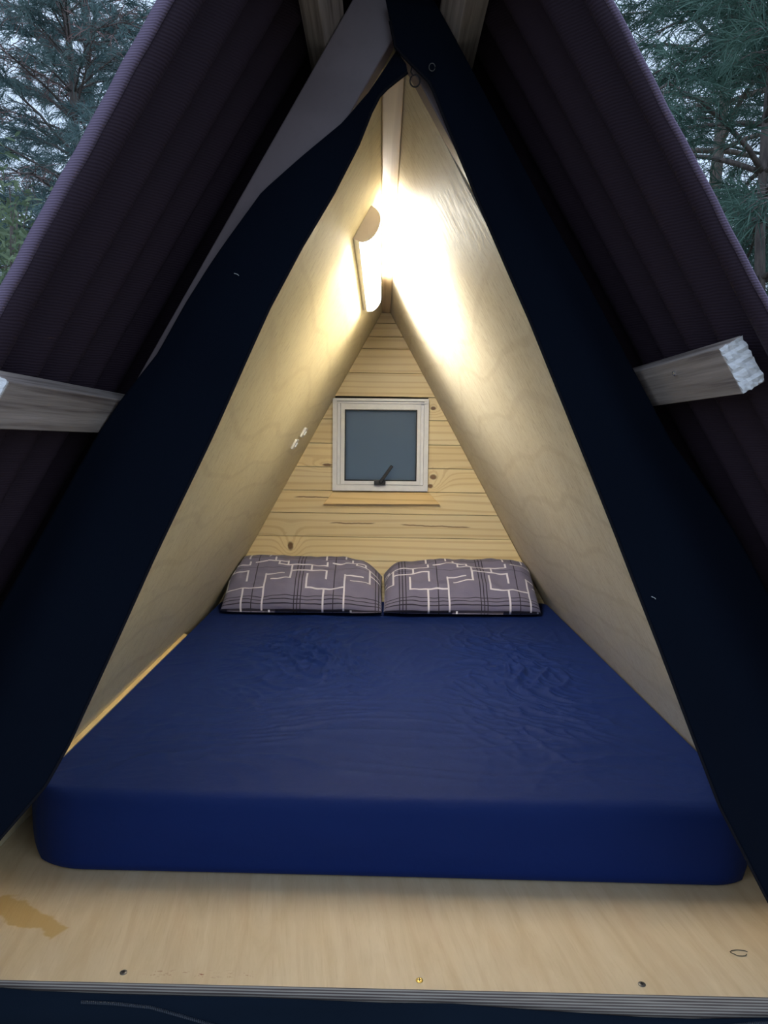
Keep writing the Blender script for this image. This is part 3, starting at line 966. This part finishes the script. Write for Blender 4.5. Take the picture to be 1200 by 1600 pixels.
def pillow(cx, hxw, shift, seed, label, lift):
    nu, nv = 120, 70
    U, Vv = np.meshgrid(np.linspace(-1, 1, nu), np.linspace(-1, 1, nv), indexing='ij')
    tilt = rad(25)
    sheets = []; uvs = []
    for s in (1, -1):
        prof = np.maximum(0, (1-np.abs(U)**4.5)*(1-np.abs(Vv)**3.0))**0.42
        th = 0.080*prof
        th = th*(1 + 0.16*perlin(U*2.6+seed, Vv*1.7+seed)) + 0.006*perlin(U*7+seed, Vv*4)*prof
        th = th - 0.016*np.exp(-((Vv+0.62-0.10*np.sin(U*4+seed))/0.14)**2)*np.clip(1-U*U*0.9, 0, 1)*(0.4+0.6*perlin(U*1.6+seed*2, Vv*0+0.3))
        pinch = 1-0.035*Vv**2*(1-np.abs(U)) - 0.02
        x = cx + U*hxw*(1 - 0.012*(1-np.abs(Vv)**2)*np.abs(U)**6) 
        r = Vv*0.185*(1-0.06*(1-U**2)*0) * (1 - 0.10*np.abs(U)**8)
        z0 = 0.247 + lift(U)*np.clip(Vv+0.4, 0, 1.4)
        y = 3.268 + r*math.cos(tilt) - s*th*math.sin(tilt)
        z = z0 + r*math.sin(tilt) + s*th*math.cos(tilt)
        z = np.where(z < 0.180, 0.180 + (z-0.180)*0.10, z)
        y = np.minimum(y, Y1-0.012)
        sheets.append(np.stack([x, y, z], -1).reshape(-1, 3))
        uvs.append(np.stack([(x+shift)/0.335, (Vv+1)/2*1.25*s + 0.08], -1).reshape(-1, 2))
    g = grid_faces(nu, nv); b = nu*nv
    F = np.concatenate([g, g[:, ::-1]+b])
    V = np.concatenate(sheets)
    # welt that closes the seam
    rim = []
    idx = np.arange(nu*nv).reshape(nu, nv)
    loop = np.concatenate([idx[:-1, 0], idx[-1, :-1], idx[::-1, -1][:-1], idx[0, ::-1][:-1]])
    nl = np.roll(loop, -1)
    F = np.concatenate([F, np.stack([loop, nl, nl+b, loop+b], -1)])
    V[b:, 2][loop] -= 0.0
    lim = T*(APEX - V[:, 2]) - 0.006
    V[:, 0] = np.clip(V[:, 0], XC-lim, XC+lim)
    o = mk('pillow', V, F, PILLOW, smooth=True, uv=np.concatenate(uvs), recalc=False)
    bm = bmesh.new(); bm.from_mesh(o.data); bmesh.ops.remove_doubles(bm, verts=bm.verts, dist=1e-5)
    bmesh.ops.recalc_face_normals(bm, faces=bm.faces); bm.to_mesh(o.data); bm.free()
    tag(o, label, 'pillow', 'pillows against the plank wall')
pillow(-0.327, 0.334, 0.49, 1.0, 'grey line-printed pillow beside the wall with the lamp', lambda u: 0.008*(1-u) - 0.030*sstep(0.72, 1.0, u))
pillow(0.339, 0.326, -0.28+0.335, 4.0, 'grey line-printed pillow beside the bare plywood wall', lambda u: 0.006*u - 0.018*sstep(0.8, 1.0, -u))

# ------------------------------------------------------------------ lamp and switches on the left lining
NIN = np.array([CO, 0, -SI]); DOWN = np.array([-SI, 0, -CO])
def lw(s, n, y):                           # s metres down the slope from the apex, n metres off the lining
    return tuple(np.array([XC, y, APEX]) + DOWN*s + NIN*n)
def lamp():
    ya, yb = 1.785, 2.72
    sc = (APEX-1.371)/CO; hwid = 0.041
    root = empty('batten_lamp', lw(sc, 0.0, ya))
    tag(root, 'lit half-round batten lamp fixed below the ridge', 'lamp')
    def section(w, n0, n1, steps=18):
        pts = [(-w, n0)]
        for k in range(steps+1):
            a = math.pi*k/steps
            pts.append((-w*math.cos(a)*0.985, n0 + 0.003 + (n1-n0-0.003)*math.sin(a)**0.8))
        pts.append((w, n0))
        return pts
    def extr(pts, y0, y1):
        n = len(pts)
        V = [lw(sc+s, d, y0) for s, d in pts] + [lw(sc+s, d, y1) for s, d in pts]
        F = [tuple(range(n)), tuple(range(2*n-1, n-1, -1))] + [(i, n+i, n+(i+1) % n, (i+1) % n) for i in range(n)]
        return V, F
    V, F = extr([(-hwid, .0006), (-hwid, .016), (hwid, .016), (hwid, .0006)], ya+.006, yb-.006)
    mk('base', V, F, PLASTIC, root)
    V, F = extr(section(hwid-.0050, .0162, .038), ya+.009, yb-.009)
    mk('diffuser', V, F, LAMP, root)
    for y0, y1 in ((ya, ya+.0088), (yb-.0088, yb)):
        V, F = extr(section(hwid+.001, .0006, .0400), y0, y1)
        c_ = mk('end_cap', V, F, CAPM, root)
lamp()

def switch(z, y, label):
    s = (APEX-z)/CO
    root = empty('light_switch', lw(s, 0, y)); tag(root, label, 'switch', 'switches on the lamp wall')
    def slab(ds, dy, n0, n1, oy=0, os_=0):
        V = [lw(s+os_+a*ds, n, y+oy+b_*dy) for n in (n0, n1) for a, b_ in ((-1, -1), (1, -1), (1, 1), (-1, 1))]
        F = [(0, 1, 2, 3), (7, 6, 5, 4), (0, 4, 5, 1), (1, 5, 6, 2), (2, 6, 7, 3), (3, 7, 4, 0)]
        return V, F
    V, F = slab(.020, .034, .0004, .009); p = mk('plate', V, F, PLASTIC, root, bevel=.002)
    V, F = slab(.008, .012, .0092, .0135, 0, 0); mk('rocker', V, F, ALU2, root, bevel=.001)
switch(0.869, 2.877, 'white switch on the lamp wall, the one nearer the mattress')
switch(0.914, 2.962, 'white switch on the lamp wall, the one nearer the ridge')

# ------------------------------------------------------------------ trees
def needles_mesh(P, D, Ln, wd, rng):
    n = len(P)
    side = np.cross(D, rng.normal(size=(n, 3))); side /= np.maximum(1e-6, np.linalg.norm(side, axis=1))[:, None]
    tip = P + D*Ln[:, None]
    mid = P + D*(Ln*0.5)[:, None] + np.array([0, 0, -1])*(Ln*0.03)[:, None]
    tip[:, 2] -= Ln*0.14
    w = wd/2
    V = np.stack([P-side*w*0.6, P+side*w*0.6, mid+side*w, tip, mid-side*w], 1).reshape(-1, 3)
    b = np.arange(n)[:, None]*5
    F = np.concatenate([np.concatenate([b, b+1, b+2, b+4], 1)])
    F3 = np.concatenate([b+4, b+2, b+3, b+3], 1)
    return V, F, np.concatenate([b+4, b+2, b+3], 1)

def pine(x, y, H, seed, label, blen, lo, nl, droop, mat, bark, density=1.0, trunk_r=0.07, dead=0.0, lean=(0, 0), whorl=0.34, nw=0.0045):
    rng = np.random.RandomState(seed)
    z0 = -0.45
    root = empty('pine_tree', (x, y, z0)); tag(root, label, 'tree', 'pine trees behind the cabin')
    k = np.linspace(0, 1, 9)
    path = [Vector((x + lean[0]*t + 0.10*math.sin(t*5+seed), y + lean[1]*t + 0.08*math.cos(t*4+seed), z0 + H*t)) for t in k]
    V, F = tube(path, [trunk_r*(1-0.85*t)+0.006 for t in k], 9)
    mk('trunk', V, F, bark, root, smooth=True)
    def trunk_at(h):
        t = h/H
        return np.array([x + lean[0]*t + 0.10*math.sin(t*5+seed), y + lean[1]*t + 0.08*math.cos(t*4+seed), z0 + h])
    wood = []; NP = []; ND = []; DP = []; DD = []
    h = lo
    while h < H*0.985:
        fr_ = (h-lo)/(H-lo)
        nb = rng.randint(4, 7)
        a0 = rng.uniform(0, 6.28)
        for b in range(nb):
            az = a0 + b*6.283/nb + rng.uniform(-.35, .35)
            L = blen*(1-fr_)**0.75*rng.uniform(.7, 1.15) + 0.22
            el = rng.uniform(0.05, 0.5) + 0.6*fr_
            m = 8
            pts = []
            for i in range(m):
                s = i/(m-1)
                r_ = L*s*math.cos(el)
                pts.append(trunk_at(h) + np.array([math.cos(az)*r_, math.sin(az)*r_, L*s*math.sin(el) - droop*L*s*s]) + rng.normal(scale=0.015*L*s, size=3))
            is_dead = rng.rand() < dead*(1.4-fr_)
            wood.append(tube(pts, [0.018*(L/1.5)*(1-.8*i/(m-1))+0.0025 for i in range(m)], 5))
            ntw = max(4, int(L/0.060*density))
            for q in range(ntw):
                s = 0.18 + 0.82*(q+rng.rand())/ntw
                i = min(m-2, int(s*(m-1))); f = s*(m-1)-i
                p = pts[i]*(1-f)+pts[i+1]*f
                d = pts[i+1]-pts[i]; d = d/np.linalg.norm(d)
                sd = np.cross(d, [0, 0, 1]); sd /= max(1e-6, np.linalg.norm(sd))
                td = d*0.75 + sd*rng.choice([-1, 1])*rng.uniform(.3, 1.0) + np.array([0, 0, rng.uniform(-.35, .25)])
                td /= np.linalg.norm(td)
                tl = rng.uniform(.16, .42)*(0.55+0.45*L/blen)
                e1 = p+td*tl*0.5; e2 = p + td*tl + np.array([0, 0, -0.18*tl])
                wood.append(tube([p, e1, e2], [0.0042, 0.0032, 0.002], 3, caps=False))
                if is_dead:
                    for _ in range(4):
                        s2 = rng.rand(); pp = p+(e2-p)*s2
                        dd = td*0.5 + rng.normal(size=3)*0.7
                        DP.append(pp); DD.append(dd)
                    continue
                nn = int(tl/0.0105*density*1.35)
                ss = np.sqrt(rng.rand(nn))*0.85+0.15
                P = p + (e2-p)*ss[:, None]
                D = td[None, :]*rng.uniform(.5, 1.2, size=(nn, 1)) + rng.normal(size=(nn, 3))*0.50
                NP.append(P); ND.append(D)
        h += whorl*rng.uniform(.75, 1.25)*(1-0.4*fr_)
    V, F = join(wood)
    mk('branches', V, F, bark, root, smooth=True, recalc=False)['kind'] = 'stuff'
    NP = np.concatenate(NP); ND = np.concatenate(ND); ND /= np.linalg.norm(ND, axis=1)[:, None]
    def leafmesh(name, P, D, L, w, mt):
        Vn, F4, F3 = needles_mesh(P, D, L, w, rng)
        me_f = [tuple(q) for q in F4.tolist()] + [tuple(q) for q in F3.tolist()]
        o = mk(name, Vn, me_f, mt, root, recalc=False)
        o['kind'] = 'stuff'
    leafmesh('needles', NP, ND, nl*rng.uniform(.6, 1.15, len(NP)), nw, mat)
    if DP:
        DP = np.array(DP); DD = np.array(DD); DD /= np.linalg.norm(DD, axis=1)[:, None]
        leafmesh('dead_needles', DP, DD, nl*1.1*rng.uniform(.6, 1.3, len(DP)), nw*1.3, DEAD)
    return root

pine(-3.05, 7.6, 6.4, 11, 'slim blue-green pine with dead reddish twigs, lamp side', 1.7, 1.2, .15, .28, NEEDLE_A, BARK, 1.0, .075, dead=.35, nw=.006)
pine(-4.5, 6.6, 5.8, 12, 'broad blue-green pine out past the lamp-side eave', 2.0, 0.9, .16, .30, NEEDLE_A, BARK, 1.0, .08, dead=.1, nw=.006)
pine(-3.9, 10.8, 9.2, 13, 'tall blue-green pine behind the dead reddish twigs', 2.2, 2.0, .17, .3, NEEDLE_A, BARK, 1.0, .10, dead=.2, nw=.009)
pine(-6.6, 11.5, 9.0, 14, 'bushy pine at the edge of the wood, lamp side', 2.3, 2.0, .17, .3, NEEDLE_A, BARK, 0.9, .10, dead=.2, nw=.009)
pine(2.75, 5.6, 5.6, 21, 'dark long-needled pine close behind the bare-wall eave', 1.55, 2.5, .24, .42, NEEDLE_B, BARK, 1.0, .05, nw=.006)
pine(2.93, 6.9, 6.6, 22, 'dark pine with a pale bare trunk beyond the bare-wall eave', 1.8, 3.9, .20, .40, NEEDLE_B, BARK_PALE, 0.9, .085, nw=.007)
pine(4.6, 8.6, 7.4, 23, 'dark spreading pine furthest back on the bare-wall side', 2.4, 1.4, .18, .3, NEEDLE_B, BARK, 0.9, .09, nw=.008)
pine(6.6, 6.4, 7.2, 24, 'dark pine standing well clear of the bare-wall side', 2.0, 0.9, .20, .35, NEEDLE_B, BARK, 0.75, .09, nw=.008)
pine(0.6, 12.2, 9.0, 25, 'lone dark pine straight behind the plank wall', 2.1, 1.6, .18, .3, NEEDLE_B, BARK, 0.75, .10, nw=.010)
pine(8.2, 11.4, 9.4, 26, 'tall dark pine at the far corner of the wood', 2.4, 1.6, .18, .3, NEEDLE_B, BARK, 0.7, .10, nw=.010)

def shrub(x, y, H, seed, label):
    rng = np.random.RandomState(seed)
    root = empty('leafy_shrub', (x, y, -0.42)); tag(root, label, 'shrub')
    wood = []; P = []; D = []
    for s in range(16):
        az = rng.uniform(0, 6.28); sp = rng.uniform(.1, .5)
        hh = H*rng.uniform(.6, 1.0)
        pts = [np.array([x+math.cos(az)*sp*t**1.3 + 0.03*math.sin(7*t+s), y+math.sin(az)*sp*t**1.3, -0.42+hh*t]) for t in np.linspace(0, 1, 9)]
        wood.append(tube(pts, [0.014*(1-.85*t)+.002 for t in np.linspace(0, 1, 9)], 5))
        for q in range(330):
            t = rng.uniform(.25, 1)*8; i = min(7, int(t)); p = pts[i]+(pts[i+1]-pts[i])*(t-i)
            P.append(p + rng.normal(scale=.07, size=3)); d = rng.normal(size=3); d[2] = d[2]*.5-.2; D.append(d/np.linalg.norm(d))
    V, F = join(wood); mk('stems', V, F, BARK, root, recalc=False)['kind'] = 'stuff'
    P = np.array(P); D = np.array(D)
    Vn, F4, F3 = needles_mesh(P, D, rng.uniform(.045, .085, len(P)), .019, rng)
    mk('leaves', Vn, [tuple(q) for q in F4.tolist()]+[tuple(q) for q in F3.tolist()], LEAF, root, recalc=False)['kind'] = 'stuff'
shrub(-2.30, 4.7, 3.05, 31, 'leafy green shrub beside the lamp-side roof edge')
shrub(-3.15, 6.0, 3.35, 32, 'taller leafy shrub below the blue-green pines')
